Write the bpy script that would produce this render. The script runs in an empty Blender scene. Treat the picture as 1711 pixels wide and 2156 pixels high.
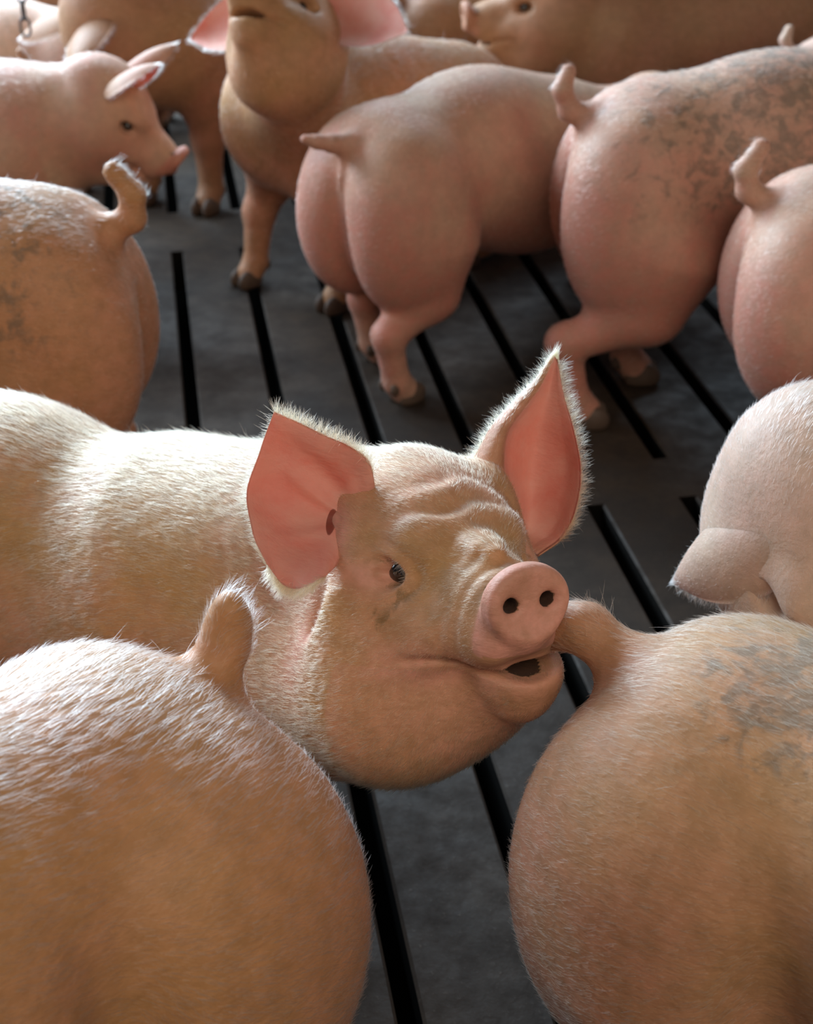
import bpy, math
import numpy as np
from mathutils import Matrix, Vector

ONLY = ''
rng = np.random.default_rng(7)
SC = bpy.context.scene
COL = SC.collection
R = math.radians

# ------------------------------------------------------------------ camera
CH, FPX, PIT = 1.35, 2994.4, R(31.0)
cd = bpy.data.cameras.new('camera'); cam = bpy.data.objects.new('camera', cd); COL.objects.link(cam)
cam.location = (0, 0, CH); cam.rotation_euler = (R(90) - PIT, 0, 0)
cd.sensor_fit = 'VERTICAL'; cd.sensor_height = 36.0; cd.lens = 50.0; cd.clip_start = 0.02
cd.dof.use_dof = True; cd.dof.focus_distance = 1.33; cd.dof.aperture_fstop = 6.3
SC.camera = cam
CX = np.array([1, 0, 0.]); CY = np.array([0, math.sin(PIT), math.cos(PIT)]); CZ = np.array([0, -math.cos(PIT), math.sin(PIT)])
C0 = np.array([0, 0, CH])
def ray(px, py): return CX * (px - 855.5) - CY * (py - 1078) - CZ * FPX
def atd(px, py, d): return C0 + ray(px, py) * d / FPX
def atz(px, py, z):
    r = ray(px, py); return C0 + r * ((z - CH) / r[2])

# ------------------------------------------------------------------ light
SC.view_settings.view_transform = 'Standard'; SC.view_settings.look = 'None'
SC.view_settings.gamma = 1.0; SC.view_settings.use_curve_mapping = False
SC.view_settings.exposure = 0.0
w = bpy.data.worlds.new('world'); SC.world = w; w.use_nodes = True
bg = w.node_tree.nodes['Background']; bg.inputs[0].default_value = (0.80, 0.90, 1.0, 1); bg.inputs[1].default_value = 0.065
def area(name, loc, target, sx, sy, power, color):
    d = bpy.data.lights.new(name, 'AREA'); d.shape = 'RECTANGLE'; d.size = sx; d.size_y = sy; d.energy = power; d.color = color
    o = bpy.data.objects.new(name, d); COL.objects.link(o); o.location = loc
    o.rotation_euler = (Vector(target) - Vector(loc)).to_track_quat('-Z', 'Y').to_euler()
    return o
area('window_daylight_back', (-2.9, 5.3, 2.4), (0.0, 1.9, 0.3), 3.6, 1.5, 520, (0.66, 0.84, 1.0))
area('rim_light_high', (-0.4, 6.2, 3.3), (0.3, 2.9, 0.5), 5.0, 0.9, 190, (0.66, 0.84, 1.0))  # added lamp that rims the pigs' top edges
area('window_daylight_left', (-3.8, 2.9, 2.1), (0.1, 1.2, 0.4), 3.0, 1.2, 80, (0.72, 0.86, 1.0))
area('front_fill', (0.8, -2.0, 3.6), (0.1, 1.6, 0.5), 3.0, 1.8, 92, (1.0, 0.88, 0.73))  # added soft fill from behind the camera, not a window


# ------------------------------------------------------------------ materials
def new_mat(name):
    m = bpy.data.materials.new(name); m.use_nodes = True
    nt = m.node_tree; nt.nodes.clear()
    return m, nt, nt.nodes, nt.links
def mixc(N, L, fac, a, b, blend='MIX'):
    n = N.new('ShaderNodeMix'); n.data_type = 'RGBA'; n.blend_type = blend
    for s, v in ((n.inputs[0], fac), (n.inputs[6], a), (n.inputs[7], b)):
        if hasattr(v, 'is_linked') or hasattr(v, 'links'): L.new(v, s)
        elif isinstance(v, (int, float)): s.default_value = v
        else: s.default_value = (*v, 1)
    return n.outputs[2]
def noise(N, L, scale, detail=3, rough=.5, vec=None, dist=0):
    n = N.new('ShaderNodeTexNoise'); n.inputs['Scale'].default_value = scale; n.inputs['Detail'].default_value = detail
    n.inputs['Roughness'].default_value = rough; n.inputs['Distortion'].default_value = dist
    if vec is not None: L.new(vec, n.inputs['Vector'])
    return n.outputs['Fac']
def ramp(N, L, fac, stops):
    n = N.new('ShaderNodeValToRGB'); L.new(fac, n.inputs[0]); e = n.color_ramp.elements
    while len(e) < len(stops): e.new(.5)
    for i, (p, c) in enumerate(stops):
        e[i].position = p; e[i].color = (c, c, c, 1) if isinstance(c, (int, float)) else (*c, 1)
    return n.outputs[0]
def math_n(N, L, op, a, b=None):
    n = N.new('ShaderNodeMath'); n.operation = op
    for s, v in ((n.inputs[0], a), (n.inputs[1], b)):
        if v is None: continue
        if isinstance(v, (int, float)): s.default_value = v
        else: L.new(v, s)
    return n.outputs[0]

def skin_mat(name, tan=(.50, .25, .095), pink=(.56, .25, .14), dirt_shade=(.13, .105, .075), dirtscale=38, off=0.0, bumpy=1.0):
    m, nt, N, L = new_mat(name)
    tc = N.new('ShaderNodeTexCoord'); mp = N.new('ShaderNodeMapping'); mp.inputs['Location'].default_value = (off, off * .7, 0)
    L.new(tc.outputs['Object'], mp.inputs[0]); v = mp.outputs[0]
    at = N.new('ShaderNodeAttribute'); at.attribute_name = 'paint'
    sp = N.new('ShaderNodeSeparateColor'); L.new(at.outputs['Color'], sp.inputs[0])
    n1 = noise(N, L, 7, 3, .55, v); n2 = noise(N, L, 45, 3, .6, v)
    pk = math_n(N, L, 'ADD', sp.outputs[0], math_n(N, L, 'MULTIPLY', math_n(N, L, 'SUBTRACT', n1, .45), 1.9))
    pk = ramp(N, L, pk, [(0, 0.0), (1, 1.0)])
    c = mixc(N, L, pk, tan, pink)
    c = mixc(N, L, ramp(N, L, n2, [(.35, 0.0), (.7, .45)]), c, tuple(x * .60 for x in tan))
    # dirty blotches gated by the painted amount
    d1 = noise(N, L, dirtscale, 4, .65, v, .6)
    g = math_n(N, L, 'ADD', d1, math_n(N, L, 'MULTIPLY', sp.outputs[1], .34))
    g = ramp(N, L, g, [(.60, 0.0), (.74, .62)])
    g = math_n(N, L, 'MULTIPLY', g, ramp(N, L, sp.outputs[1], [(.02, 0.0), (.3, 1.0)]))
    c = mixc(N, L, g, c, dirt_shade)
    iv = ramp(N, L, noise(N, L, 14, 5, .6, v, .35), [(.30, 0.0), (.70, 1.0)])
    c = mixc(N, L, ramp(N, L, sp.outputs[2], [(.45, 0.0), (.6, 1.0)]), c, mixc(N, L, iv, (.84, .31, .24), (.92, .54, .43)))
    hard = ramp(N, L, sp.outputs[1], [(.90, 0.0), (1.0, .85)])  # near-black: dark lid rims and painted shade of nostrils, mouth, ear canal
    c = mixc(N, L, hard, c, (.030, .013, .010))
    b = N.new('ShaderNodeBsdfPrincipled'); L.new(c, b.inputs['Base Color'])
    b.inputs['Roughness'].default_value = .55; b.inputs['Specular IOR Level'].default_value = .35
    b.inputs['Subsurface Weight'].default_value = .12; b.inputs['Subsurface Radius'].default_value = (1, .35, .2); b.inputs['Subsurface Scale'].default_value = .008
    b.inputs['Sheen Weight'].default_value = .03; b.inputs['Sheen Roughness'].default_value = .5
    bp = N.new('ShaderNodeBump'); bp.inputs['Strength'].default_value = .35 * bumpy; bp.inputs['Distance'].default_value = .004
    mv = N.new('ShaderNodeMapping'); mv.inputs['Scale'].default_value = (.35, 1, 1); L.new(v, mv.inputs[0])
    L.new(noise(N, L, 160, 4, .65, mv.outputs[0]), bp.inputs['Height']); L.new(bp.outputs[0], b.inputs['Normal'])
    tr = N.new('ShaderNodeBsdfTranslucent'); L.new(mixc(N, L, iv, (1.0, .25, .14), (1.0, .52, .38)), tr.inputs[0])
    mx = N.new('ShaderNodeMixShader'); L.new(math_n(N, L, 'MULTIPLY', sp.outputs[2], .46), mx.inputs[0])
    L.new(b.outputs[0], mx.inputs[1]); L.new(tr.outputs[0], mx.inputs[2])
    o = N.new('ShaderNodeOutputMaterial'); L.new(mx.outputs[0], o.inputs[0])
    return m

def hair_mat(name, col=(.80, .66, .48)):
    m, nt, N, L = new_mat(name)
    hi = N.new('ShaderNodeHairInfo')
    c = mixc(N, L, ramp(N, L, hi.outputs['Random'], [(0, 0.0), (1, 1.0)]), tuple(x * .78 for x in col), tuple(min(1, x * 1.12) for x in col))
    a = N.new('ShaderNodeBsdfHairPrincipled')
    try:
        a.model = 'CHIANG'; a.parametrization = 'COLOR'
    except Exception: pass
    L.new(c, a.inputs['Color']); a.inputs['Roughness'].default_value = .40; a.inputs['Radial Roughness'].default_value = .5
    o = N.new('ShaderNodeOutputMaterial'); L.new(a.outputs[0], o.inputs[0])
    return m

def plain(name, col, rough=.6, spec=.4, metal=0, coat=0):
    m, nt, N, L = new_mat(name)
    b = N.new('ShaderNodeBsdfPrincipled'); b.inputs['Roughness'].default_value = rough
    b.inputs['Specular IOR Level'].default_value = spec; b.inputs['Metallic'].default_value = metal; b.inputs['Coat Weight'].default_value = coat
    tc = N.new('ShaderNodeTexCoord')
    c = mixc(N, L, noise(N, L, 60, 3, .6, tc.outputs['Object']), tuple(x * .7 for x in col), tuple(x * 1.25 for x in col))
    L.new(c, b.inputs['Base Color'])
    o = N.new('ShaderNodeOutputMaterial'); L.new(b.outputs[0], o.inputs[0])
    return m

M_HAIR = hair_mat('coat_hair', (.80, .61, .37))
M_HAIRW = hair_mat('pale_coat_hair', (.84, .70, .52))
M_HAIRG = hair_mat('golden_coat_hair', (.76, .53, .27))
M_HOOF = plain('hoof_horn', (.10, .065, .045), .6)
M_EYE = plain('eye_dark', (.012, .008, .006), .06, .6, coat=1)

# ------------------------------------------------------------------ setting
def build_mesh(name, V, F, mats, parent=None, smooth=True, mi=None):
    me = bpy.data.meshes.new(name)
    V = np.asarray(V, np.float32); F = np.asarray(F, np.int32)
    me.vertices.add(len(V)); me.vertices.foreach_set('co', V.ravel())
    n = F.shape[1]
    me.loops.add(F.size); me.loops.foreach_set('vertex_index', F.ravel())
    me.polygons.add(len(F)); me.polygons.foreach_set('loop_start', np.arange(0, F.size, n, dtype=np.int32))
    me.polygons.foreach_set('loop_total', np.full(len(F), n, np.int32))
    if mi is not None: me.polygons.foreach_set('material_index', np.asarray(mi, np.int32))
    me.update(calc_edges=True)
    me.polygons.foreach_set('use_smooth', np.full(len(F), smooth, bool))
    for m in (mats if isinstance(mats, (list, tuple)) else [mats]): me.materials.append(m)
    o = bpy.data.objects.new(name, me); COL.objects.link(o)
    if parent is not None: o.parent = parent
    return o

SLA = R(-9.83)
SD = np.array([math.sin(SLA), math.cos(SLA)]); TD = np.array([math.cos(SLA), -math.sin(SLA)])
def st(s, t, z): return (SD[0] * s + TD[0] * t, SD[1] * s + TD[1] * t, z)

def floor_mats():
    m, nt, N, L = new_mat('slatted_concrete')
    tc = N.new('ShaderNodeTexCoord'); v = tc.outputs['Object']
    n1 = noise(N, L, 2.2, 5, .6, v); n2 = noise(N, L, 16, 5, .7, v); n3 = noise(N, L, 140, 3, .6, v)
    c = mixc(N, L, ramp(N, L, n1, [(.35, 0.0), (.65, 1.0)]), (.018, .0115, .007), (.050, .032, .019))
    c = mixc(N, L, ramp(N, L, n2, [(.4, 0.0), (.75, .7)]), c, (.014, .009, .006))
    c = mixc(N, L, ramp(N, L, n3, [(.62, 0.0), (.72, .5)]), c, (.09, .07, .055))
    b = N.new('ShaderNodeBsdfPrincipled'); L.new(c, b.inputs['Base Color'])
    L.new(ramp(N, L, n2, [(.3, .55), (.7, .85)]), b.inputs['Roughness']); b.inputs['Specular IOR Level'].default_value = .28
    bp = N.new('ShaderNodeBump'); bp.inputs['Strength'].default_value = .35; bp.inputs['Distance'].default_value = .002
    L.new(math_n(N, L, 'ADD', n3, n2), bp.inputs['Height']); L.new(bp.outputs[0], b.inputs['Normal'])
    o = N.new('ShaderNodeOutputMaterial'); L.new(b.outputs[0], o.inputs[0])
    return m
M_FLOOR = floor_mats()
M_PIT = plain('pit_slurry_shade', (.005, .004, .003), .8, .1)  # slurry colour; on the slot walls it also carries painted shade
M_WALL = plain('painted_concrete', (.33, .36, .38), .8)

def build_floor():
    # concrete slats: a top skin with through slots, each slot lined by walls and rounded lips
    P, TW, gap, D = 0.18, 0.013, 0.029, 0.11
    bands = [(-2.05, -.73), (-.58, .72), (.87, 2.18), (2.33, 3.64), (3.95, 5.25), (5.40, 6.70)]
    V, F, MI = [], [], []
    def quad(a, b, c, d, m=0):
        i = len(V); V.extend([a, b, c, d]); F.append((i, i + 1, i + 2, i + 3)); MI.append(m)
    lip = .004
    t0k, t1k = -16, 22
    smin_, smax_ = -2.6, 8.0
    prev = smin_
    for (a, b) in bands:
        quad(st(prev, TW + P * t0k, 0), st(prev, TW + P * t1k, 0), st(a, TW + P * t1k, 0), st(a, TW + P * t0k, 0)); prev = b
        for k in range(t0k, t1k):
            l = TW + P * k + gap / 2 + lip; r = TW + P * (k + 1) - gap / 2 - lip
            quad(st(a, l, 0), st(a, r, 0), st(b, r, 0), st(b, l, 0))
        for k in range(t0k, t1k + 1):
            c = TW + P * k; g = gap / 2
            for sgn in (-1, 1):
                quad(st(a, c + sgn * (g + lip), 0), st(b, c + sgn * (g + lip), 0), st(b, c + sgn * g, -lip), st(a, c + sgn * g, -lip))
                quad(st(a, c + sgn * g, -lip), st(b, c + sgn * g, -lip), st(b, c + sgn * (g + .008), -D), st(a, c + sgn * (g + .008), -D), 1)  # concrete slot wall coloured near black, manure tone with the slot's shade added
            for e in (a, b):
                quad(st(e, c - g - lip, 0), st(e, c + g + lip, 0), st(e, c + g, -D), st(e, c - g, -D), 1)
    quad(st(prev, TW + P * t0k, 0), st(prev, TW + P * t1k, 0), st(smax_, TW + P * t1k, 0), st(smax_, TW + P * t0k, 0))
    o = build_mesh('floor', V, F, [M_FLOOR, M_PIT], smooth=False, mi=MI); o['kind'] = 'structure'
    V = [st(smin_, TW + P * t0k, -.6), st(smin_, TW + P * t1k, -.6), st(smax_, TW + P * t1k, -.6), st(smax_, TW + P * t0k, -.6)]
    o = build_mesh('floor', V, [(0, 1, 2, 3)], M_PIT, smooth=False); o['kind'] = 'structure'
build_floor()

def box(name, lo, hi, mat, parent=None, bev=0):
    x0, y0, z0 = lo; x1, y1, z1 = hi
    V = [(x0, y0, z0), (x1, y0, z0), (x1, y1, z0), (x0, y1, z0), (x0, y0, z1), (x1, y0, z1), (x1, y1, z1), (x0, y1, z1)]
    F = [(0, 3, 2, 1), (4, 5, 6, 7), (0, 1, 5, 4), (1, 2, 6, 5), (2, 3, 7, 6), (3, 0, 4, 7)]
    o = build_mesh(name, V, F, mat, parent, smooth=False)
    if bev:
        b = o.modifiers.new('b', 'BEVEL'); b.width = bev; b.segments = 2
    return o
for nm, lo, hi in (('wall_back', (-3.6, 6.5, 0), (3.8, 6.65, 1.0)),):
    box(nm, lo, hi, M_WALL, bev=.01)['kind'] = 'structure'

# ------------------------------------------------------------------ signed distance toolkit
def nrm(v): v = np.asarray(v, float); return v / np.linalg.norm(v)
class Prim:
    def __init__(s, f, c, rad, op='u', k=.03): s.f, s.c, s.rad, s.op, s.k = f, np.asarray(c, np.float32), rad, op, k
def ell(c, r, op='u', k=.03, rot=None):
    c = np.asarray(c, np.float32); r = np.asarray(r, np.float32)
    M = None if rot is None else np.asarray(rot, np.float32)     # columns = ellipsoid axes
    def f(p):
        q = p - c
        if M is not None: q = q @ M
        k0 = np.sqrt(((q / r) ** 2).sum(1)) + 1e-9; k1 = np.sqrt(((q / (r * r)) ** 2).sum(1)) + 1e-9
        return k0 * (k0 - 1) / k1
    return Prim(f, c, float(r.max()), op, k)
def rc(a, b, ra, rb, op='u', k=.03):
    a = np.asarray(a, np.float32); b = np.asarray(b, np.float32); ab = b - a; l2 = float(ab @ ab) + 1e-12
    def f(p):
        t = np.clip(((p - a) @ ab) / l2, 0, 1)
        return np.sqrt(((p - a - t[:, None] * ab) ** 2).sum(1)) - (ra + (rb - ra) * t)
    return Prim(f, (a + b) / 2, float(np.sqrt(l2) / 2 + max(ra, rb)), op, k)
def warp(fn, c, rad): return Prim(fn, c, rad, 'add', 0)
def field(prims):
    def g(p):
        d = np.full(len(p), .5, np.float32)
        for P in prims:
            m = ((p - P.c) ** 2).sum(1) < (P.rad + max(.10, 2.2 * P.k)) ** 2
            if not m.any(): continue
            q = p[m]; e = P.f(q); x = d[m]
            if P.op == 'u':
                h = np.maximum(P.k - np.abs(x - e), 0) / P.k; x = np.minimum(x, e) - h * h * P.k * .25
            elif P.op == 's':
                e = -e; h = np.maximum(P.k - np.abs(x - e), 0) / P.k; x = np.maximum(x, e) + h * h * P.k * .25
            else: x = x - e
            d[m] = x
        return d
    return g
def polygonize(g, lo, hi, h, r=4):
    lo = np.asarray(lo, float); hi = np.asarray(hi, float); H = h * r
    n = np.ceil((hi - lo) / H).astype(int) + 1
    ax = [lo[i] + H * np.arange(n[i] + 1) for i in range(3)]
    G = np.stack(np.meshgrid(*ax, indexing='ij'), -1).reshape(-1, 3).astype(np.float32)
    D = np.concatenate([g(G[i:i + 400000]) for i in range(0, len(G), 400000)]).reshape(n + 1)
    c = [D[i:n[0] + i, j:n[1] + j, k:n[2] + k] for i in (0, 1) for j in (0, 1) for k in (0, 1)]
    mn = np.minimum.reduce(c); mx = np.maximum.reduce(c)
    act = np.argwhere((mn < H * 1.1) & (mx > -H * 1.1))
    nf = n * r + 2
    o5 = np.stack(np.meshgrid(*[np.arange(r + 1)] * 3, indexing='ij'), -1).reshape(-1, 3)
    cellV, cellK, edges = [], [], [[], [], []]
    for s in range(0, len(act), 3000):
        A = act[s:s + 3000] * r
        I = A[:, None, :] + o5[None]; pts = (lo + I.reshape(-1, 3) * h).astype(np.float32)
        d = g(pts).reshape(len(A), r + 1, r + 1, r + 1)
        neg = d < 0
        cor = [(i, j, k) for i in (0, 1) for j in (0, 1) for k in (0, 1)]
        sub = {q: d[:, q[0]:r + q[0], q[1]:r + q[1], q[2]:r + q[2]] for q in cor}
        cnt = sum((sub[q] < 0).astype(np.int8) for q in cor)
        m = (cnt > 0) & (cnt < 8); idx = np.argwhere(m)
        if not len(idx): continue
        vals = {q: sub[q][m] for q in cor}
        acc = np.zeros((len(idx), 3)); w_ = np.zeros(len(idx))
        for q in cor:
            for a in range(3):
                if q[a]: continue
                q2 = list(q); q2[a] = 1; q2 = tuple(q2)
                x, y = vals[q], vals[q2]; cr = (x < 0) != (y < 0)
                t = np.where(cr, x / np.where(cr, x - y, 1), 0)
                pp = np.tile(np.array(q, float), (len(idx), 1)); pp[:, a] = t
                acc += pp * cr[:, None]; w_ += cr
        cell = A[idx[:, 0]] + idx[:, 1:]
        cellV.append(lo + (cell + acc / w_[:, None]) * h)
        cellK.append((cell[:, 0] * nf[1] + cell[:, 1]) * nf[2] + cell[:, 2])
        x0 = vals[(0, 0, 0)]
        for a in range(3):
            q2 = [0, 0, 0]; q2[a] = 1; y = vals[tuple(q2)]
            cr = (x0 < 0) != (y < 0)
            edges[a].append(np.concatenate([cell[cr], (x0[cr] < 0)[:, None].astype(int)], 1))
    V = np.concatenate(cellV); K = np.concatenate(cellK); o = np.argsort(K); V = V[o]; K = K[o]
    def look(c):
        k = (c[:, 0] * nf[1] + c[:, 1]) * nf[2] + c[:, 2]
        i = np.clip(np.searchsorted(K, k), 0, len(K) - 1); return i, K[i] == k
    F = []
    for a in range(3):
        E = np.concatenate(edges[a]); b, c_ = (a + 1) % 3, (a + 2) % 3
        q = []; ok = np.ones(len(E), bool)
        for (u, v) in ((0, 0), (-1, 0), (-1, -1), (0, -1)):
            cc = E[:, :3].copy(); cc[:, b] += u; cc[:, c_] += v
            i, f = look(cc); q.append(i); ok &= f
        q = np.stack(q, 1)[ok]; fl = E[ok, 3] == 1
        q[~fl] = q[~fl][:, ::-1]
        F.append(q)
    F = np.concatenate(F)
    for _ in range(2):
        gr, d = grad(g, V, h * .5)
        st_ = np.clip(d, -h, h)[:, None] * gr; V = V - st_ * .9
    return V, F
def grad(g, V, e):
    V = V.astype(np.float32); d = g(V)
    G = np.stack([g(V + np.eye(3, dtype=np.float32)[i] * e) - g(V - np.eye(3, dtype=np.float32)[i] * e) for i in range(3)], 1)
    return G / (np.linalg.norm(G, axis=1, keepdims=True) + 1e-9), d

# ------------------------------------------------------------------ pig parts
class Frame:                      # a local frame: origin + columns x,y,z in the pig's own space
    def __init__(s, o, Mx): s.o, s.M = np.asarray(o, float), np.asarray(Mx, float)
    def __call__(s, p): return s.o + s.M @ np.asarray(p, float)
    def inv(s, p): return (p - s.o) @ s.M
def head_frame(o, pitch=-40, yaw=0, roll=0):
    M_ = Matrix.Rotation(R(yaw), 3, 'Z') @ Matrix.Rotation(R(-pitch), 3, 'Y') @ Matrix.Rotation(R(roll), 3, 'X')
    return Frame(o, np.array(M_))

def head_prims(h, hero=False, jaw=0.0, gape=0.0):
    M_ = h.M
    E = lambda c, r, **k: ell(h(c), r, rot=(M_ @ k.pop('rot') if 'rot' in k else M_), **k)
    RC = lambda a, b, ra, rb, **k: rc(h(a), h(b), ra, rb, **k)
    j = jaw
    P = [E((-.078, 0, .012), (.100, .084, .078), k=.03),
         E((-.018, 0, .004), (.072, .066, .055), k=.03),
         E((.000, .042, .024), (.036, .026, .022), k=.022), E((.000, -.042, .024), (.036, .026, .022), k=.022),
         E((.055, 0, -.010), (.105, .045, .039), k=.03),
         E((.085, 0, -.026), (.070, .044, .036), k=.02),
         E((.082, .025, -.038), (.053, .024, .026), k=.015), E((.085, -.026, -.040), (.055, .024, .028), k=.015),
         E((-.060, .062, -.070), (.095, .058, .085), k=.035), E((-.060, -.062, -.070), (.095, .058, .085), k=.035),
         E((.015, .052, -.052), (.060, .028, .036), k=.03), E((.015, -.052, -.052), (.060, .028, .036), k=.03),
         E((-.045, j * .4, -.135), (.100, .088, .066), k=.035),
         RC((-.02, j * .5, -.130), (.084, j, -.098 - gape), .064, .036, k=.045),
         E((.085, j, -.082 - gape), (.038, .036, .018), k=.03)]
    # snout disc
    def disc(p):
        q = h.inv(p); y = q[:, 1] / .0415; z = (q[:, 2] - .004) / .0350
        rr = (np.sqrt(y * y + z * z) - 1) * .038
        dx = np.abs(q[:, 0] - .140) - .013 + .06 * (q[:, 2] - .004)
        a = rr + .009; b = dx + .009
        return np.minimum(np.maximum(a, b), 0) + np.sqrt(np.maximum(a, 0) ** 2 + np.maximum(b, 0) ** 2) - .009
    P.append(Prim(disc, h((.14, 0, 0)), .05, 'u', .010))
    P.append(E((.158, 0, .004), (.008, .030, .024), op='s', k=.010))          # slight dish
    for s in (1, -1):
        P.append(RC((.128, s * .0165, .002), (.164, s * .0205, .006), .0062, .0078, op='s', k=.007))
        P.append(E((.004, s * .072, .001), (.021, .022, .0122), op='s', k=.010))  # socket
        if hero:
            P.append(E((-.013, s * .063, .008), (.016, .010, .006), k=.008))
    # mouth
    c = h((.085, j * .5, -.066 - gape * .35)); 
    P.append(E((.114, j * .75 + .004, -.0690 - gape * .5), (.043, .027, .0074 + gape * .5), op='s', k=.005))
    def crease(p):
        q = h.inv(p); zc = -.0655 - .20 * np.abs(q[:, 0] - .07) - gape * .3
        wz = np.exp(-((q[:, 2] - zc) / .0045) ** 2); wx = 1 / (1 + np.exp(-(q[:, 0] - .048) / .006))
        return -.0060 * wz * wx
    P.append(warp(crease, h((.08, 0, -.07)), .07))
    if hero:
        def wr(p):
            q = h.inv(p)
            top = 1 / (1 + np.exp(-(q[:, 2] - .030) / .008))
            wx = np.exp(-((q[:, 0] - .012) / .036) ** 2) * np.exp(-(q[:, 1] / .058) ** 2)
            return .0030 * np.cos((q[:, 0] - .030 + .25 * np.abs(q[:, 1]) + .004 * np.sin(q[:, 1] * 90)) * 2 * np.pi / .036) * wx * top
        P.append(warp(wr, h((.01, 0, .05)), .09))
        def eyebag(p):
            q = h.inv(p); o = 0
            for s in (1, -1):
                r_ = np.sqrt((q[:, 0] * .8) ** 2 + (q[:, 2] - .0) ** 2); w_ = np.exp(-((q[:, 1] * s - .065) / .03) ** 2)
                o = o + (.0022 * np.cos((r_ - .022) * 2 * np.pi / .018) * np.exp(-((r_ - .022) / .012) ** 2)) * w_
            return o
        P.append(warp(eyebag, h((0, 0, 0)), .11))
        P.append(E((.060, .0, .034), (.030, .017, .008), k=.014))
        # muzzle wrinkles
        def wm(p):
            q = h.inv(p)
            wx = np.exp(-((q[:, 0] - .095) / .022) ** 2) / (1 + np.exp((np.abs(q[:, 2]) - .05) / .006))
            return .0009 * np.cos((q[:, 0] - .11) * 2 * np.pi / .020) * wx
        P.append(warp(wm, h((.095, 0, 0)), .06))
    return P

def catmull(A, n, axis=0):
    A = np.moveaxis(np.asarray(A, float), axis, 0); m = len(A)
    t = np.linspace(0, m - 1, n); i = np.clip(t.astype(int), 0, m - 2); u = (t - i)[:, None, None]
    g = lambda k: A[np.clip(k, 0, m - 1)]
    p0, p1, p2, p3 = 2 * A[0] - A[1], None, None, 2 * A[-1] - A[-2]
    B = np.concatenate([p0[None], A, p3[None]]); a, b, c, d = B[i], B[i + 1], B[i + 2], B[i + 3]
    o = .5 * (2 * b + (c - a) * u + (2 * a - 5 * b + 4 * c - d) * u ** 2 + (-a + 3 * b - 3 * c + d) * u ** 3)
    return np.moveaxis(o, 0, axis)
def ear_sheet(ctrl, nu, nv, thick=.0034, front=+1, relief=None):
    """two-sided ear leaf from a control grid [u][v]; returns verts, faces, uv, side flag (0 = inner face)"""
    S = catmull(catmull(ctrl, nu, 0), nv, 1)
    du = np.gradient(S, axis=0); dv = np.gradient(S, axis=1); n = np.cross(du, dv); n /= (np.linalg.norm(n, axis=2, keepdims=True) + 1e-9)
    n = n * front
    u, v = np.meshgrid(np.linspace(0, 1, nu), np.linspace(0, 1, nv), indexing='ij')
    if relief is not None: S = S + n * relief(u, v)[..., None]
    e = np.minimum(np.minimum(v, 1 - v) * 9, (1 - u) * 9).clip(0, 1); th = thick * (.25 + .75 * np.sqrt(e)) * (1 + 1.6 * (1 - u) ** 3)
    A = S + n * th[..., None] * .5; B = S - n * th[..., None] * .5
    V = np.concatenate([A.reshape(-1, 3), B.reshape(-1, 3)]); N_ = nu * nv
    I = np.arange(N_).reshape(nu, nv)
    q = np.stack([I[:-1, :-1], I[1:, :-1], I[1:, 1:], I[:-1, 1:]], -1).reshape(-1, 4)
    if front < 0: q = q[:, ::-1]
    F = [q, q[:, ::-1] + N_]
    ring = np.concatenate([I[0, :-1], I[:-1, -1], I[-1, ::-1][:-1], I[::-1, 0][:-1]]); rn = np.roll(ring, -1)
    s = np.stack([ring, rn, rn + N_, ring + N_], 1)
    if front > 0: s = s[:, ::-1]
    F.append(s)
    uv = np.stack([u.ravel(), v.ravel()], 1)
    return V, np.concatenate(F), np.concatenate([uv, uv]), np.concatenate([np.zeros(N_), np.ones(N_)]), S, n

def ear_ctrl(h, s, length=.15, width=.115, tip=(.25, .55, .8), face=(1, .1, -.2), cup=.35, curl=.3):
    """generic ear in the head frame, s=+1 left; tip = direction of growth, face = the way the hollow looks"""
    t = nrm(np.array(tip) * (1, s, 1)); f = np.array(face) * (1, s, 1); f = nrm(f - t * (f @ t)); sd = np.cross(t, f) * s
    r0 = np.array((-.078, s * .060, .042)); prof = [.22, .84, 1.0, .92, .62, .05]
    G = []
    for i, u in enumerate(np.linspace(-.16, 1, 6)):
        row = []
        for v in np.linspace(-1, 1, 5):
            wv = prof[i] * width * .5
            p = r0 + t * length * u + sd * wv * v + f * (cup * wv * (v * v - .35)) + f * curl * length * .35 * max(u - .3, 0) ** 2 * 2
            row.append(h(p))
        G.append(row)
    return np.array(G)

def hoof_prims(x, y, s=1.0):
    return [ell((x + .012, y + .017, .016), (.036, .0165, .030), k=.004), ell((x + .012, y - .017, .016), (.036, .0165, .030), k=.004),
            ell((x - .040, y + .018, .048), (.012, .009, .016), k=.006), ell((x - .040, y - .018, .048), (.012, .009, .016), k=.006)]

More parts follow.
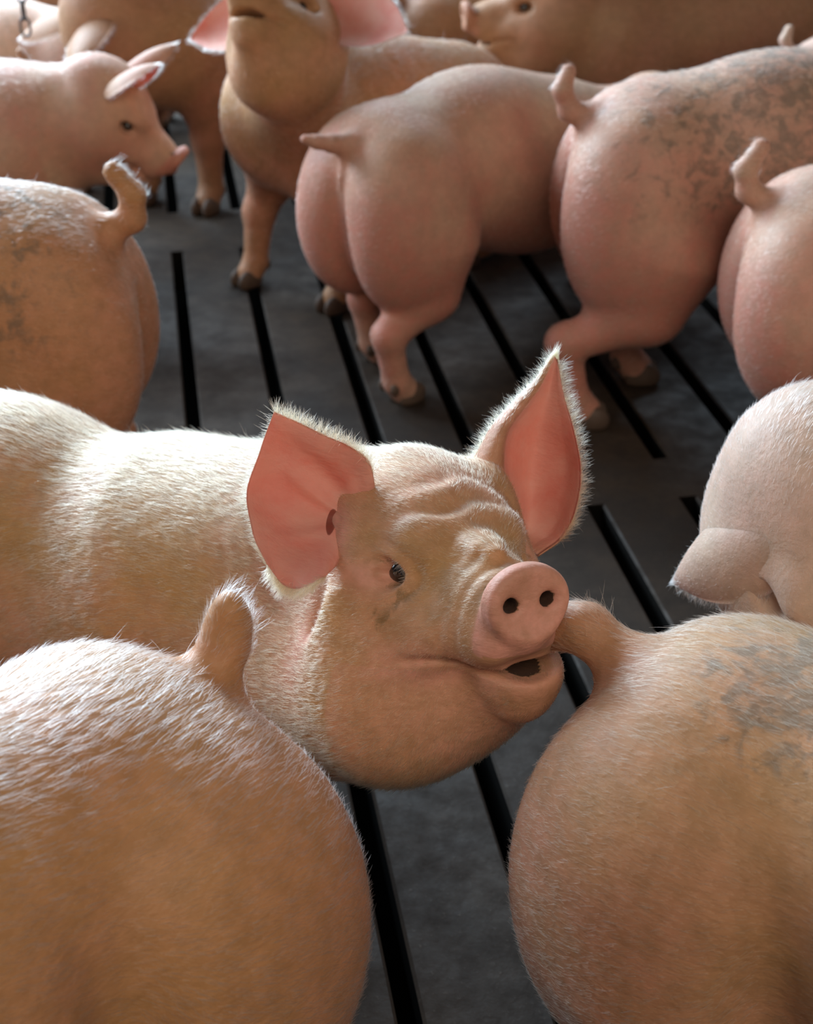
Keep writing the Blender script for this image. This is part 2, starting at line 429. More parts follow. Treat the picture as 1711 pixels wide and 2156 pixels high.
def pig_prims(hind=((.0, 0), (.0, 0)), front=((.0, 0), (.0, 0)), tail=None, belly=1.0, cleft=.6, fat=1.0, zs=1.0, sit=0.0, slope=0.0, fold=0.0, tailr=(.021, .013), ham=1.0):
    def Z(x, z):                       # body height profile: overall drop and, for a sitting pig, a lowered rump
        return z * zs - sit * max(.80 - x, 0) - slope * max(x - .25, 0)
    P = [ell((.125, 0, Z(.125, .450)), (.145, .148 * fat, .168), k=.05),
         ell((.36, 0, Z(.36, .475)), (.27, .160 * fat, .190), k=.06),
         ell((.57, 0, Z(.57, .455)), (.27, .168 * fat, .195 * belly), k=.06),
         ell((.80, 0, Z(.80, .450)), (.20, .155 * fat, .180), k=.06)]
    feet = []
    for s, (dx, dy) in zip((1, -1), hind):
        y = s * .092 + dy
        if sit:
            P += [ell((.20, s * .105, .185), (.15, .075, .14), k=.05), rc((.26, s * .14, .15), (.40, s * .15, .09), .075, .045, k=.04),
                  rc((.40, s * .15, .07), (.22, s * .15, .045), .035, .028, k=.02), rc((.22, s * .15, .045), (.36, s * .15, .032), .028, .028, k=.02)]
            feet.append((.37, s * .15)); continue
        P += [ell((.100, s * .076 * fat * ham, .385 * zs), (.135, .094 * ham, .190), k=.045),
              rc((.16, s * .085, .33 * zs), (.165 + dx * .4, s * .095 + dy * .4, .225), .100, .056, k=.05),
              rc((.165 + dx * .4, s * .095 + dy * .4, .235), (.065 + dx, y, .165), .056, .034, k=.03),
              rc((.060 + dx, y, .170), (.085 + dx, y, .055), .032, .028, k=.02),
              rc((.085 + dx, y, .055), (.105 + dx, y, .03), .028, .032, k=.015)]
        if fold:
            P.append(ell((.14, s * .10, .42), (.10, .075, .13), k=.05))
            P.append(ell((.235, s * .182, .37 * zs), (.018, .040, .17), op='s', k=.045 * fold))
        feet.append((.105 + dx, y))
    for s, (dx, dy) in zip((1, -1), front):
        y = s * .095 + dy
        P += [ell((.80, s * .085, .37 * zs - slope * .5), (.105, .075, .14), k=.05),
              rc((.79, s * .095, .30), (.80 + dx * .6, y, .18), .064, .040, k=.04),
              rc((.80 + dx * .6, y, .18), (.80 + dx, y, .055), .038, .029, k=.02),
              rc((.80 + dx, y, .055), (.82 + dx, y, .03), .029, .032, k=.015)]
        feet.append((.82 + dx, y))
    if cleft:
        P.append(ell((-.070, 0, .34), (.060, .014, .17), op='s', k=.045 * cleft))
    if tail is None: tail = [(.012, 0, .555), (-.02, 0, .565), (-.035, .0, .60), (-.025, .006, .63)]
    tail = [(a, b, c * zs - sit * .78) for a, b, c in tail]
    r_ = np.linspace(tailr[0], tailr[1], len(tail))
    for i in range(len(tail) - 1): P.append(rc(tail[i], tail[i + 1], r_[i], r_[i + 1], k=.03 if i == 0 else .012))
    return P, feet

# ------------------------------------------------------------------ hair
def add_hair(name, parent, roots, dirs, nors, length, radius, mat, lift=.24, jit=.16, curl=.12, mat2=None):
    n = len(roots)
    if n == 0: return
    J = rng.normal(0, 1, (n, 3)) * jit
    d0 = dirs + nors * lift + J * .5; d0 /= np.linalg.norm(d0, axis=1, keepdims=True)
    d1 = dirs + nors * (lift * .35) + J * .8 + rng.normal(0, 1, (n, 3)) * curl; d1 /= np.linalg.norm(d1, axis=1, keepdims=True)
    L_ = (length * rng.uniform(.55, 1.25, n))[:, None] if np.ndim(length) == 0 else (length * rng.uniform(.55, 1.25, n))[:, None]
    p0 = roots - nors * .0008; p1 = p0 + d0 * L_ * .34; p2 = p1 + (d0 + d1) * .5 * L_ * .33; p3 = p2 + d1 * L_ * .33
    pts = np.stack([p0, p1, p2, p3], 1).astype(np.float32)
    hc = bpy.data.hair_curves.new(name); hc.add_curves([4] * n)
    hc.attributes['position'].data.foreach_set('vector', pts.ravel())
    ra = np.tile(np.array([1, .9, .65, .15], np.float32) * radius, n)
    a = hc.attributes.get('radius') or hc.attributes.new('radius', 'FLOAT', 'POINT')
    a.data.foreach_set('value', ra)
    hc.materials.append(mat)
    o = bpy.data.objects.new(name, hc); COL.objects.link(o); o.parent = parent
    return o
def sample(V, F, n, wt=None):
    T = np.concatenate([F[:, [0, 1, 2]], F[:, [0, 2, 3]]]); a, b, c = V[T[:, 0]], V[T[:, 1]], V[T[:, 2]]
    cr = np.cross(b - a, c - a); ar = np.linalg.norm(cr, axis=1)
    wv = ar * (1 if wt is None else wt[T].mean(1)); cs = np.cumsum(wv); i = np.searchsorted(cs, rng.random(n) * cs[-1]); i = np.clip(i, 0, len(T) - 1)
    u, v = rng.random(n), rng.random(n); m = u + v > 1; u[m], v[m] = 1 - u[m], 1 - v[m]
    p = a[i] + (b[i] - a[i]) * u[:, None] + (c[i] - a[i]) * v[:, None]
    return p, cr[i] / (ar[i][:, None] + 1e-12)

# ------------------------------------------------------------------ a whole pig
SPECS = []
def pig(key, label, loc, heading, scale=1.0, head=None, ears=None, voxel=.007, hairs=30000, hlen=.014, hrad=.00016,
        mat=None, hmat=None, paint=None, group=None, hero=False, extra=None, body=None, jaw=0, gape=0, neck=None, showeyes=True, ear_fn=None, hairw=None):
    if ONLY and key not in ONLY.split(','): return
    Mw = Matrix.Translation(Vector((loc[0], loc[1], 0))) @ Matrix.Rotation(R(heading), 4, 'Z') @ Matrix.Scale(scale, 4)
    Mi = np.array(Mw.inverted())
    toL = lambda p: Mi[:3, :3] @ np.asarray(p) + Mi[:3, 3]
    body = body or {}
    P, feet = pig_prims(**body)
    if callable(head) and not isinstance(head, Frame): hf = head(toL, Mi)
    else: hf = head or head_frame((1.14, 0, .50), -45)
    nk = neck or dict(r0=.150, r1=.112)
    sh = nk.get('base', (.88, 0, .48))
    P.append(rc(sh, hf((-.125, 0, -.025)), nk['r0'], nk['r1'], k=.06))
    P.append(rc((sh[0], 0, sh[2] - .07), hf((-.10, 0, -.10)), nk['r0'] * .9, nk['r1'] * .85, k=.05))
    P += head_prims(hf, hero, jaw, gape)
    if extra: P += extra(hf, toL)
    g = field(P)
    hp = hf((.15, 0, 0)); allp = np.array([hp, hf((-.1, 0, .12)), hf((0, 0, -.22)), (-.12, -.24, .0), (1.0, .24, .70)] + [f + (0,) for f in feet])
    tl = body.get('tail')
    if tl: allp = np.concatenate([allp, np.array(tl)])
    lo = allp.min(0) - .06; hi = allp.max(0) + .06; lo[2] = -.02
    V, F = polygonize(g, lo, hi, voxel)
    # paint: R pink, G dirty skin plus shade painted into nostrils and mouth, B translucency
    q = hf.inv(V)
    pk = np.full(len(V), .0 if hero else .25)
    pk += .70 * np.exp(-((V[:, 2] - .25) / .16) ** 2) + .3 * np.exp(-(((V[:, 0] + .02) / .09) ** 2)) * (V[:, 2] < .6)
    near = np.linalg.norm(q - (0, 0, -.04), axis=1) < .22
    disc = near & (q[:, 0] > .124); pk = np.where(near, .12 if hero else .30, pk); dirt_shade = np.zeros(len(V))
    if hero:
        lips = np.exp(-((q[:, 2] + .072) / .022) ** 2) / (1 + np.exp(-(q[:, 0] - .03) / .008)); pk = pk + near * .5 * lips
        pk = pk + near * .7 * np.exp(-(((q[:, 0] - .0) / .024) ** 2 + ((q[:, 2]) / .019) ** 2))
        pk = pk + near * .25 * (q[:, 2] < -.08) * (q[:, 0] > 0)
        pk = pk + .6 * near * (q[:, 1] < 0) * np.exp(-(((q[:, 0] + .06) / .03) ** 2 + ((q[:, 2] - .01) / .04) ** 2))
        pk = pk + .5 * (q[:, 1] < 0) * np.exp(-(((q[:, 0] + .06) / .022) ** 2 + ((q[:, 2] + .08) / .05) ** 2))
    s_ = 1 / (1 + np.exp(-(q[:, 0] - .1235) / .0014)); pk = np.where(near, pk + s_ * 1.3 * (q[:, 2] > -.045), pk)
    if near.any():
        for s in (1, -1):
            rr = np.hypot(q[:, 1] - s * .0195, q[:, 2] - .005); dirt_shade = np.where(near & (rr < .0110) & (q[:, 0] > .112) & (q[:, 0] < .1465), 1, dirt_shade)  # darkness inside the nostrils put into the colour
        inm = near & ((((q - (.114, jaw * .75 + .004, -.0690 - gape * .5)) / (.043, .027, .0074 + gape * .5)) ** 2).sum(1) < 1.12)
        if gape: dirt_shade = np.where(inm, 1, dirt_shade)  # mouth interior: dark flesh with the cavity's shade painted in
    tr = np.zeros(len(V))
    if hero:
        sy = np.exp(-((np.abs(q[:, 1]) - .062) / .02) ** 2)
        er = np.sqrt((q[:, 0] / .021) ** 2 + (q[:, 2] / .013) ** 2)
        dirt_shade = np.maximum(dirt_shade, near * sy * 1.12 * np.exp(-((er - .95) / .22) ** 2) * (.6 + .4 * (q[:, 0] < 0)))
        wp = near * (q[:, 1] < -.04) * np.exp(-(((q[:, 0] + .066) / .024) ** 2 + ((q[:, 2] - .030) / .030) ** 2))
        pk = pk + 1.1 * wp; tr = np.maximum(tr, .75 * wp)
        dirt_shade = np.maximum(dirt_shade, near * (q[:, 1] < 0) * .62 * np.exp(-((q[:, 0] - .030 - .2 * (q[:, 2] + .02)) / .012) ** 2 - ((q[:, 2] + .026) / .022) ** 2))
    if paint:
        pk, dirt_shade = paint(V, q, pk, dirt_shade)
    cols = np.stack([pk, dirt_shade, tr, np.ones(len(V))], 1)
    VV, FF, CC = [V], [F], [cols]; off = len(V)
    hair_sets = []
    sheets = ear_fn(hf, toL) if ear_fn else [(ear_ctrl(hf, s, **(ears or {})), s, None) for s in (1, -1)]
    for ctrl, s, info in sheets:
        nu, nv = (64, 64) if hero else (26, 22)
        front = 1 if info is None else info.get('front', 1)
        if info is None: front = -s
        ev, ef, euv, eside, S, nn = ear_sheet(np.array(ctrl), nu, nv, .0040 if hero else .005, front, (info or {}).get('relief'))
        inner = eside == 0
        if info and 'inner' in info: inn = np.where(inner, info['inner'](euv), 0)
        else: inn = inner.astype(float)
        root = 1 - np.clip(euv[:, 0] * 4, 0, 1)
        ed = np.zeros(len(ev)) if not (info and 'dirt_shade' in info) else np.where(inner, info['dirt_shade'](euv), 0)
        c = np.stack([.30 + .75 * inn, ed, (.25 + .65 * inn) * (1 - .6 * root), np.ones(len(ev))], 1)
        VV.append(ev); FF.append(ef + off); CC.append(c); off += len(ev)
        # ear hair: back face plus a fringe along the free edges
        n1 = max(200, int(hairs * (.030 if hero else .035)))
        iu = rng.integers(1, nu - 1, n1); iv = rng.integers(1, nv - 1, n1)
        ja, jb = rng.random((n1, 1)), rng.random((n1, 1))
        pb = S[iu, iv] + (S[np.minimum(iu + 1, nu - 1), iv] - S[iu, iv]) * ja + (S[iu, np.minimum(iv + 1, nv - 1)] - S[iu, iv]) * jb - nn[iu, iv] * .002; cen = S[nu // 3, nv // 2]
        dd = S[np.minimum(iu + 2, nu - 1), iv] - S[iu, iv]; dd /= np.linalg.norm(dd, axis=1, keepdims=True) + 1e-9
        hair_sets.append((pb, dd, -nn[iu, iv], .55 * hlen, .3))
        n2 = int(n1 * .38); t = rng.random(n2); side = np.where(rng.random(n2) < .02, 2, rng.integers(0, 2, n2))
        a = np.where(side == 2, nu - 1, (t * (nu - 1)).astype(int)); b = np.where(side == 0, 0, np.where(side == 1, nv - 1, (t * (nv - 1)).astype(int)))
        pe = S[a, b]; jj = pe + (S[np.clip(a + 1, 0, nu - 1), np.clip(b + 1, 0, nv - 1)] - pe) * rng.random((n2, 1))
        outw = S[a, b] - S[np.clip(a - 6 * (side == 2), 0, nu - 1), np.clip(b + np.where(side == 0, 4, np.where(side == 1, -4, 0)), 0, nv - 1)]
        outw /= np.linalg.norm(outw, axis=1, keepdims=True) + 1e-9
        keep = a > nu * .12
        hair_sets.append((jj[keep], (outw * .8 + dd[rng.integers(0, n1, n2)] * .5 + rng.normal(0, .25, (n2, 3)))[keep], -nn[a, b][keep], .95 * hlen, .5))
        if info and 'inner' in info:          # short fuzz on the hairy rolled margin
            fz = info['inner'](np.stack([iu / (nu - 1), iv / (nv - 1)], 1)) < .5
            hair_sets.append(((pb + nn[iu, iv] * .004)[fz], dd[fz], nn[iu, iv][fz], .5 * hlen, .3))
    V2 = np.concatenate(VV); F2 = np.concatenate(FF); C2 = np.concatenate(CC).astype(np.float32)
    o = build_mesh('pig', V2, F2, mat or M_SKIN)
    a = o.data.attributes.new('paint', 'FLOAT_COLOR', 'POINT'); a.data.foreach_set('color', C2.ravel())
    o.matrix_world = Mw; o['label'] = label; o['category'] = 'pig'
    if group: o['group'] = group
    # hooves
    for (fx, fy) in feet:
        gp = hoof_prims(fx, fy); gg = field(gp)
        g2 = lambda p, gg=gg: np.maximum(gg(p), -p[:, 2] + .0005)
        hv, hfc = polygonize(g2, (fx - .07, fy - .05, -.02), (fx + .07, fy + .05, .08), .005 if voxel > .004 else .003)
        hv[:, 2] = np.maximum(hv[:, 2], 0)
        build_mesh('hoof', hv, hfc, M_HOOF, o)
    # eyes
    if showeyes:
        for s in (1, -1):
            c = hf((.001, s * (.0550 if hero else .0525), .000)); r_ = .0152 if hero else .0128
            th, ph = np.meshgrid(np.linspace(0, np.pi, 17), np.linspace(0, 2 * np.pi, 25)[:-1], indexing='ij')
            ev = c + r_ * np.stack([np.sin(th) * np.cos(ph), np.sin(th) * np.sin(ph), np.cos(th)], -1).reshape(-1, 3)
            I = np.arange(17 * 24).reshape(17, 24); J = np.roll(I, -1, 1)
            build_mesh('eye', ev, np.stack([I[:-1], I[1:], J[1:], J[:-1]], -1).reshape(-1, 4), M_EYE, o)
    # coat
    n = hairs
    wt = np.ones(len(V)) if hairw is None else hairw(V, q)
    wt = np.where(disc, .0, wt)
    if hero: wt = wt * (1 - .85 * wp)
    wt = np.where(near & (q[:, 0] > .08) & (np.hypot(np.abs(q[:, 1]) - .019, q[:, 2] - .003) < .015) & (q[:, 2] < .02), 0, wt)
    wt = np.where(near & (dirt_shade > .8), 0, wt)
    wt = np.where(near & (np.abs(q[:, 1]) > .045) & (((q[:, 0] - 0) / .02) ** 2 + (q[:, 2] / .014) ** 2 < 1), 0, wt)
    pr, nr = sample(V, F, n, wt)
    gr, _ = grad(g, pr, .002); nr = gr
    qq = hf.inv(pr); hd = np.clip((.20 - np.linalg.norm(qq - (-.02, 0, -.05), axis=1)) / .08, 0, 1)[:, None]
    fl = np.array([-1, 0, -.0]) * np.ones((len(pr), 1)); fl[:, 2] = -.45 * np.clip((.60 - pr[:, 2]) / .2, 0, 1)
    hfl = -hf.M[:, 0] * 1.0 + (hf.M[:, 1][None] * np.sign(qq[:, 1:2]) * .35 + 0) - hf.M[:, 2][None] * .35 * (qq[:, 2:3] < .02)
    fl = fl * (1 - hd) + hfl * hd
    # slow swirls
    k_ = 9.0; fl = fl + .22 * np.stack([np.sin(pr[:, 1] * k_ + pr[:, 2] * 7), np.sin(pr[:, 0] * k_ + 2 * pr[:, 2] * 4), np.cos(pr[:, 0] * 8 + pr[:, 1] * 6)], 1)
    for kk, am in ((310., .12), (560., .10)):      # small tufts
        fl = fl + am * np.stack([np.sin(pr[:, 1] * kk + 3 * np.sin(pr[:, 2] * kk * .37)), np.sin(pr[:, 2] * kk * .9 + 2.5 * np.sin(pr[:, 0] * kk * .41)), np.sin(pr[:, 0] * kk * 1.1 + 3 * np.sin(pr[:, 1] * kk * .33))], 1)
    fl = fl - nr * (fl * nr).sum(1, keepdims=True); fl /= np.linalg.norm(fl, axis=1, keepdims=True) + 1e-9
    top = np.clip((nr[:, 2] - .6) / .4, 0, 1)
    tailm = pr[:, 0] < -.02
    ln = hlen * (1 + .5 * top * (hd[:, 0] < .2)) * (1 - .45 * hd[:, 0]) * np.where(qq[:, 0] > .09, .6, 1) + np.where((pr[:, 0] < .0) & (pr[:, 2] > .60), .006, 0)
    roots = [pr]; dirs = [fl]; nors = [nr]; lens = [ln]
    if hlen > .0115 or key in ('p10', 'p5'):
        sel = np.where((nr[:, 2] > .72) & (rng.random(len(pr)) < .012) & (hd[:, 0] < .3))[0]
        roots.append(pr[sel]); dirs.append(fl[sel] + rng.normal(0, .5, (len(sel), 3))); nors.append(nr[sel] * 3); lens.append(np.full(len(sel), .026))
        sel = np.where((pr[:, 0] < -.006) & (pr[:, 2] > .54) & (rng.random(len(pr)) < .07))[0]
        roots.append(pr[sel]); dirs.append(np.array([-.3, 0, .9]) + rng.normal(0, .3, (len(sel), 3))); nors.append(nr[sel] * 1.5); lens.append(np.full(len(sel), .022))
    for (a_, b_, c_, l_, j_) in hair_sets:
        roots.append(a_); dirs.append(b_); nors.append(c_); lens.append(np.full(len(a_), l_))
    add_hair('coat_hair', o, np.concatenate(roots), np.concatenate(dirs), np.concatenate(nors), np.concatenate(lens), hrad, hmat or M_HAIR)
    print(key, len(V), 'verts')
    return o

M_SKIN = skin_mat('pig_skin')
M_SKIN2 = skin_mat('pig_skin_rosy', tan=(.56, .36, .235), pink=(.52, .20, .14), off=3.1)
M_SKIN3 = skin_mat('pig_skin_pale', tan=(.44, .235, .095), pink=(.56, .25, .15), off=5.7)
M_SKIN4 = skin_mat('pig_skin_brown', tan=(.36, .20, .10), pink=(.38, .17, .10), off=8.3)

def world_head(px, py, d, az, pitch, roll=0):
    def fn(toL, Mi):
        M_ = Matrix.Rotation(R(az), 3, 'Z') @ Matrix.Rotation(R(-pitch), 3, 'Y') @ Matrix.Rotation(R(roll), 3, 'X')
        return Frame(toL(atd(px, py, d)), Mi[:3, :3] @ np.array(M_))
    return fn
M_SKIN6 = skin_mat('pig_skin_white_lit', tan=(.64, .46, .34), pink=(.66, .38, .31), off=4.4)  # whitened skin: pale daylight on these pigs put into the colour
M_HAIRWW = hair_mat('white_lit_coat_hair', (.90, .83, .74))  # whitened hair: daylight on the coat put into the colour
M_SKIN5 = skin_mat('pig_skin_golden', tan=(.45, .24, .088), pink=(.72, .33, .245), dirt_shade=(.16, .095, .03), dirtscale=60, off=2.2)
# ---- the pig in focus
MH = atd(956, 1180, 1.385)
def hero_head(toL, Mi):
    c2w = np.array([CX, CY, CZ]).T
    F_ = nrm([.42, -.25, .87]); E_ = np.array([.906, .147, -.395]); E_ = nrm(E_ - F_ * (E_ @ F_)); U_ = np.cross(F_, E_)
    Rw = np.stack([c2w @ F_, c2w @ E_, c2w @ U_], 1)
    return Frame(toL(MH), Mi[:3, :3] @ Rw)
def hero_ears(hf, toL):
    A = [[(792, 1045, 1.400), (775, 1075, 1.405), (748, 1100, 1.405), (725, 1150, 1.390), (700, 1195, 1.365)],
         [(779, 975, 1.368), (742, 1015, 1.388), (712, 1080, 1.398), (698, 1145, 1.378), (682, 1216, 1.345)],
         [(745, 944, 1.362), (700, 990, 1.388), (665, 1065, 1.398), (655, 1145, 1.378), (650, 1236, 1.340)],
         [(692, 920, 1.366), (645, 970, 1.388), (612, 1050, 1.396), (603, 1140, 1.378), (618, 1240, 1.346)],
         [(632, 890, 1.374), (592, 945, 1.386), (562, 1030, 1.390), (560, 1120, 1.376), (590, 1226, 1.352)],
         [(577, 866, 1.374), (548, 945, 1.378), (520, 1035, 1.378), (530, 1115, 1.366), (562, 1190, 1.356)]]
    B = [[(1010, 1010, 1.470), (1055, 1060, 1.478), (1085, 1110, 1.490), (1100, 1145, 1.500), (1115, 1160, 1.492), (1132, 1170, 1.480)],
         [(988, 983, 1.475), (1042, 1000, 1.465), (1072, 1040, 1.490), (1110, 1085, 1.515), (1160, 1120, 1.500), (1187, 1128, 1.476)],
         [(1003, 955, 1.478), (1046, 950, 1.462), (1068, 970, 1.488), (1115, 1020, 1.520), (1180, 1050, 1.502), (1216, 1062, 1.472)],
         [(1033, 900, 1.482), (1060, 900, 1.466), (1080, 912, 1.486), (1125, 945, 1.515), (1190, 970, 1.500), (1223, 985, 1.472)],
         [(1078, 850, 1.486), (1096, 852, 1.474), (1112, 862, 1.486), (1140, 882, 1.502), (1180, 900, 1.492), (1207, 900, 1.476)],
         [(1123, 806, 1.488), (1132, 808, 1.482), (1140, 815, 1.486), (1155, 826, 1.492), (1172, 832, 1.488), (1188, 835, 1.480)],
         [(1163, 748, 1.486), (1165, 749, 1.485), (1167, 750, 1.485), (1169, 752, 1.485), (1171, 754, 1.485), (1173, 757, 1.484)]]
    cv = lambda G: [[toL(atd(*p)) for p in row] for row in G]
    i2 = lambda uv: 1 / (1 + np.exp(-(uv[:, 1] - .30) / .025))
    i1 = lambda uv: np.ones(len(uv))
    def rl(u, v):
        wu = 1 / (1 + np.exp(-(u - .16) / .03)) / (1 + np.exp((u - .66) / .06)); G = lambda x, w_: np.exp(-(x / w_) ** 2)
        return wu * (.0065 * G(v - .50 + .30 * (u - .2), .055) - .0045 * G(v - .37 + .35 * (u - .2), .07) + .0025 * G(v - .66 - .2 * (u - .2), .04)) + .0008 * np.sin(9 * u + 17 * v) * (u > .1)
    return [(cv(A), -1, dict(front=HF[0], inner=i1, relief=rl, dirt_shade=lambda uv: np.exp(-((uv[:, 0] - .245) / .050) ** 2 - ((uv[:, 1] - .60) / .14) ** 2) * 1.8)), (cv(B), 1, dict(front=HF[1], inner=i2))]  # ear canal: its dark hollow painted onto the inner face
HF = (1, -1)
def hero_extra(hf, toL):
    E = lambda c, r, **k: ell(hf(c), r, rot=hf.M, **k)
    return [E((-.045, -.078, -.060), (.050, .036, .085), k=.03),
            E((-.085, -.078, .015), (.040, .016, .045), k=.04), E((-.080, .080, .02), (.045, .022, .05), k=.03),
            E((-.030, -.114, -.070), (.013, .013, .045), k=.022), E((-.052, -.128, -.068), (.011, .014, .05), op='s', k=.022),
            rc(toL(atd(815, 1475, 1.44)), (.88, -.02, .32), .085, .13, k=.07)]
pig('hero', 'sharply seen middle pig with upright ears, snout turned to the camera and mouth open',
    (-1.02, 1.775), -25, 1.0, head=hero_head, ear_fn=hero_ears, voxel=.0028, hairs=230000, hlen=.0155, hrad=.00014, hero=True, jaw=.022, gape=.006,
    neck=dict(r0=.160, r1=.105, base=(.86, 0, .42)), extra=hero_extra, mat=M_SKIN5, hmat=M_HAIRG, body=dict(slope=-.05, zs=.75, belly=1.14),
    hairw=lambda V, q: np.where(np.linalg.norm(q, axis=1) < .25, 2.2, np.where(V[:, 0] > .5, 1.0, .35)))

# ---- foreground
pig('p2', 'blurred foreground pig at lower left, furry tail raised over its white-lit rump',
    atz(478, 1412, .60)[:2], 229, 1.07, voxel=.005, hairs=130000, hlen=.0145, hrad=.00014, mat=M_SKIN, hmat=M_HAIRWW,
    body=dict(tail=[(.02, 0, .555), (.0, 0, .588), (-.006, .0, .606), (-.004, .004, .622)], tailr=(.021, .013), fold=1.2, ham=1.10))
def dirt_back(V, q, pk, dirt_shade):
    return pk, np.maximum(dirt_shade, .80 * np.exp(-(V[:, 1] / .09) ** 2) * np.clip((V[:, 2] - .48) / .1, 0, 1) * np.clip((V[:, 0] - .06) / .1, 0, 1))
pig('p3', 'blurred foreground pig at lower right, dirty along its spine, tail beside the open mouth',
    atz(1292, 1372, .585)[:2], -38, 1.04, voxel=.005, hairs=130000, hlen=.012, hrad=.00013, mat=M_SKIN3, hmat=M_HAIR, paint=dirt_back,
    body=dict(tail=[(.02, 0, .555), (-.03, 0.002, .572), (-.048, .004, .566), (-.060, .006, .552)], tailr=(.024, .016), fold=.8))
pig('p4', 'white-lit pig at the right edge with a large ear hanging down to the left', (1.17, 2.01), 222, 1.0,
    head=head_frame((1.04, 0.09, .50), -48, 50), ears=dict(tip=(.30, .75, -1.1), face=(.2, -.9, -.6), length=.19, width=.125, cup=.6), voxel=.004, hairs=110000, hlen=.012, hrad=.00014,
    mat=M_SKIN6, hmat=M_HAIRWW)

# ---- middle row
def spots(V, q, pk, dirt_shade):
    return pk + .1, np.maximum(dirt_shade, .50 * np.clip((V[:, 2] - .36) / .12, 0, 1) * np.exp(-((V[:, 0] - .30) / .26) ** 2))
pig('p7', 'pig in the middle row seen from its rump, short tail sticking out to the left', atz(722, 318, .532)[:2], 44, .98,
    body=dict(tail=[(.012, 0, .555), (-.02, .01, .56), (-.045, .025, .565), (-.065, .038, .572)], tailr=(.020, .009), hind=((.07, 0), (-.03, 0)), front=((.08, 0), (-.06, 0)), cleft=1.0, ham=1.08, slope=.20),
    head=head_frame((1.08, 0, .32), -62), neck=dict(r0=.13, r1=.105, base=(.86, 0, .35)), hairs=45000, mat=M_SKIN2, hmat=M_HAIRW, hlen=.009)
pig('p6', 'large pig with grey dirty blotches on its back and curled white-edged tail', atz(1222, 250, .60)[:2], 2, 1.09,
    hairs=50000, mat=M_SKIN2, paint=spots, hmat=M_HAIRW, hlen=.010, body=dict(ham=1.06, hind=((.05, 0), (-.08, 0))))
pig('p5', 'pig rump cut off by the right edge, its furry tail standing straight up', atz(1598, 420, .560)[:2], -2, 1.0, hairs=50000, mat=M_SKIN2, hmat=M_HAIRW, hlen=.010,
    body=dict(tail=[(.012, 0, .555), (-.02, 0, .575), (-.03, .0, .61), (-.008, .0, .65)], ham=1.16, tailr=(.022, .015), hind=((.1, 0), (.06, 0))))
pig('p10', 'spotted pig rump at the left edge with a hairy upturned tail', atz(245, 490, .58)[:2], 179, 1.05, hairs=50000, mat=M_SKIN, paint=spots, hmat=M_HAIRW, hlen=.010,
    body=dict(tail=[(.012, 0, .555), (-.025, 0, .575), (-.030, .0, .61), (-.005, .0, .645)], tailr=(.022, .015), cleft=.3))
pig('p8', 'pig raising its snout high in the second row, pink ears lit from behind', (.33, 3.86), 223, 1.0,
    head=world_head(585, 20, 2.90, 243, 38, 8), ears=dict(tip=(-.15, 1.0, -.30), face=(.9, .2, .1), length=.20, width=.15), hairs=40000, mat=M_SKIN3, hmat=M_HAIRW,
    body=dict(front=((.0, .05), (.05, -.03)), sit=.30, fat=.80, tail=[(.02, 0, .555), (.0, 0, .54), (-.01, 0, .50)]), neck=dict(r0=.120, r1=.100, base=(.82, 0, .46)))
pig('p9', 'pig at the left edge facing right with lowered snout and white-rimmed ear', (-1.67, 3.30), -3, .95,
    head=head_frame((1.10, 0, .47), -44, 0), neck=dict(r0=.135, r1=.075, base=(.86, 0, .43)), body=dict(zs=.94), ears=dict(tip=(.20, .25, 1.0), face=(1.0, .3, -.2), width=.10, length=.15, cup=.7), hairs=35000, mat=M_SKIN2, hmat=M_HAIRW)
pig('p11', 'brown pig behind the lowered snout, neck bent down to the left', (-.27, 4.78), 245, 1.12,
    head=head_frame((1.03, -.05, .42), -72, -30), ears=dict(tip=(.5, .6, .5), face=(.7, .1, -.6)), hairs=25000, mat=M_SKIN4, hmat=M_HAIRW, voxel=.008)
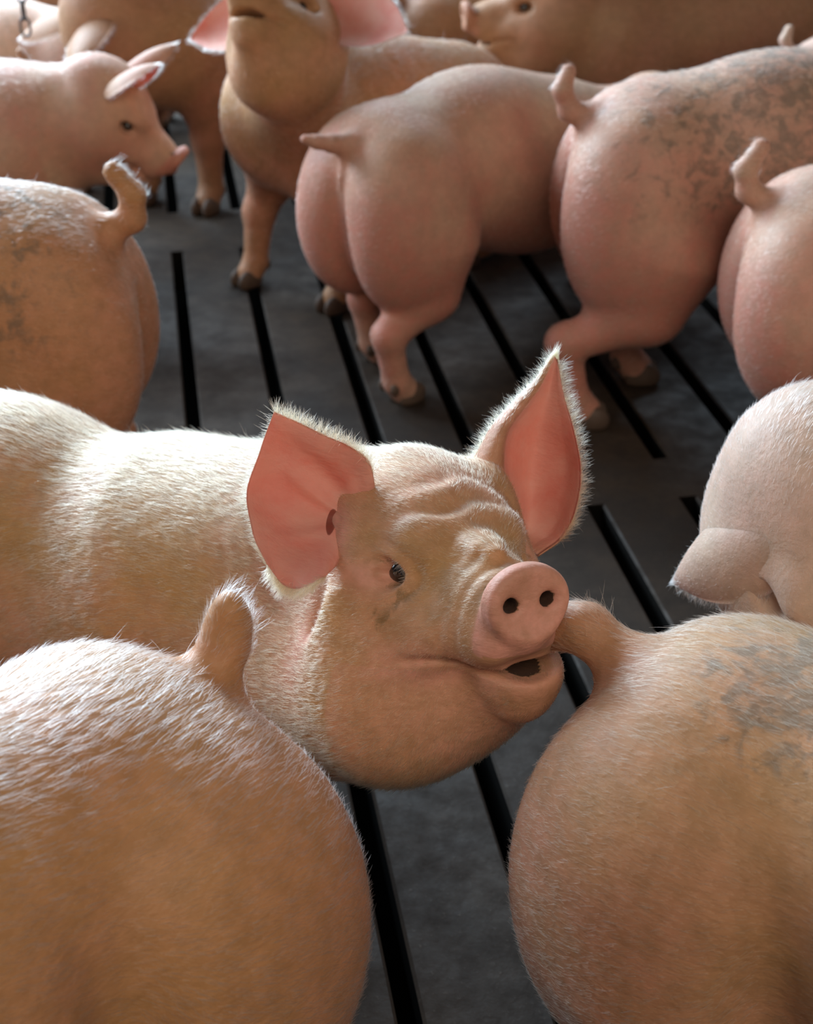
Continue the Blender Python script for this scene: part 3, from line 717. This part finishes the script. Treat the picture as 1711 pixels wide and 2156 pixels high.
# ---- back row
pig('p12', 'pig at the upper left mostly hidden behind the pig with the lowered snout', (-1.0, 3.70), 178, .78, hairs=20000, voxel=.009, hmat=M_HAIRW, mat=M_SKIN4)
pig('p13', 'round white-lit pig rump behind the hanging chain', (-.86, 4.16), 176, .80, hairs=20000, voxel=.009, hmat=M_HAIRWW, mat=M_SKIN6)
pig('p14', 'dark brown pig at the top left corner beyond the white-lit rump', (-.72, 4.75), 177, 1.0, hairs=12000, voxel=.009, hmat=M_HAIR, mat=M_SKIN4)
pig('p15', 'brown pig rump just right of the raised pink ear', (.06, 5.15), 90, 1.0, hairs=15000, voxel=.009, hmat=M_HAIR, mat=M_SKIN4)
pig('p16', 'low pig back between the snout-raising pig and the pig with the pink snout', (-.02, 4.45), 18, .84, hairs=15000, voxel=.009, hmat=M_HAIRW, mat=M_SKIN4)
pig('p17', 'pig in the back row facing left with a pink snout and white chest', (1.36, 4.45), 203, 1.05, hairs=20000, voxel=.008, hmat=M_HAIRW, mat=M_SKIN4,
    head=head_frame((1.08, -.02, .52), -12, -14))
pig('p18', 'white-lit pig sliver at the top right edge', (1.00, 3.75), 0, .85, hairs=15000, voxel=.009, hmat=M_HAIRWW, mat=M_SKIN6)

# ---- chain hanging in front of the white-lit rump
def torus_link(c, rot, r1=.016, r2=.0032, L=.012):
    a = np.linspace(0, 2 * np.pi, 25)[:-1]; b = np.linspace(0, 2 * np.pi, 9)[:-1]; A, B = np.meshgrid(a, b, indexing='ij')
    x = np.cos(A) * (r1 * .72 + r2 * np.cos(B)); z = np.sin(A) * (r1 + r2 * np.cos(B)) + np.sign(np.sin(A)) * L * .5; y = r2 * np.sin(B)
    if rot: x, y = y, x
    V = np.stack([x, y, z], -1).reshape(-1, 3) + c
    I = np.arange(24 * 8).reshape(24, 8); J = np.roll(I, -1, 0)
    return V, np.stack([I, J, np.roll(J, -1, 1), np.roll(I, -1, 1)], -1).reshape(-1, 4)
if not ONLY or 'chain' in ONLY:
    M_CHAIN = plain('dull_steel', (.10, .10, .11), .45, .5, metal=.8)
    p = atz(57, 84, .56)
    ch = bpy.data.objects.new('hanging_chain', None); COL.objects.link(ch); ch.location = (p[0], p[1], .56)
    ch['label'] = 'dark steel chain hanging down in front of the white-lit rump'; ch['category'] = 'chain'
    for k in range(40):
        V, F = torus_link(np.array([0, 0, .03 + k * .0385]), k % 2)
        build_mesh('chain_link', V, F, M_CHAIN, ch)
    p2 = box('beam', (p[0] - 1.2, p[1] - .03, .56 + 1.58), (4.0, p[1] + .03, .56 + 1.64), M_CHAIN)
    p2.name = 'trim_1'; p2['kind'] = 'structure'
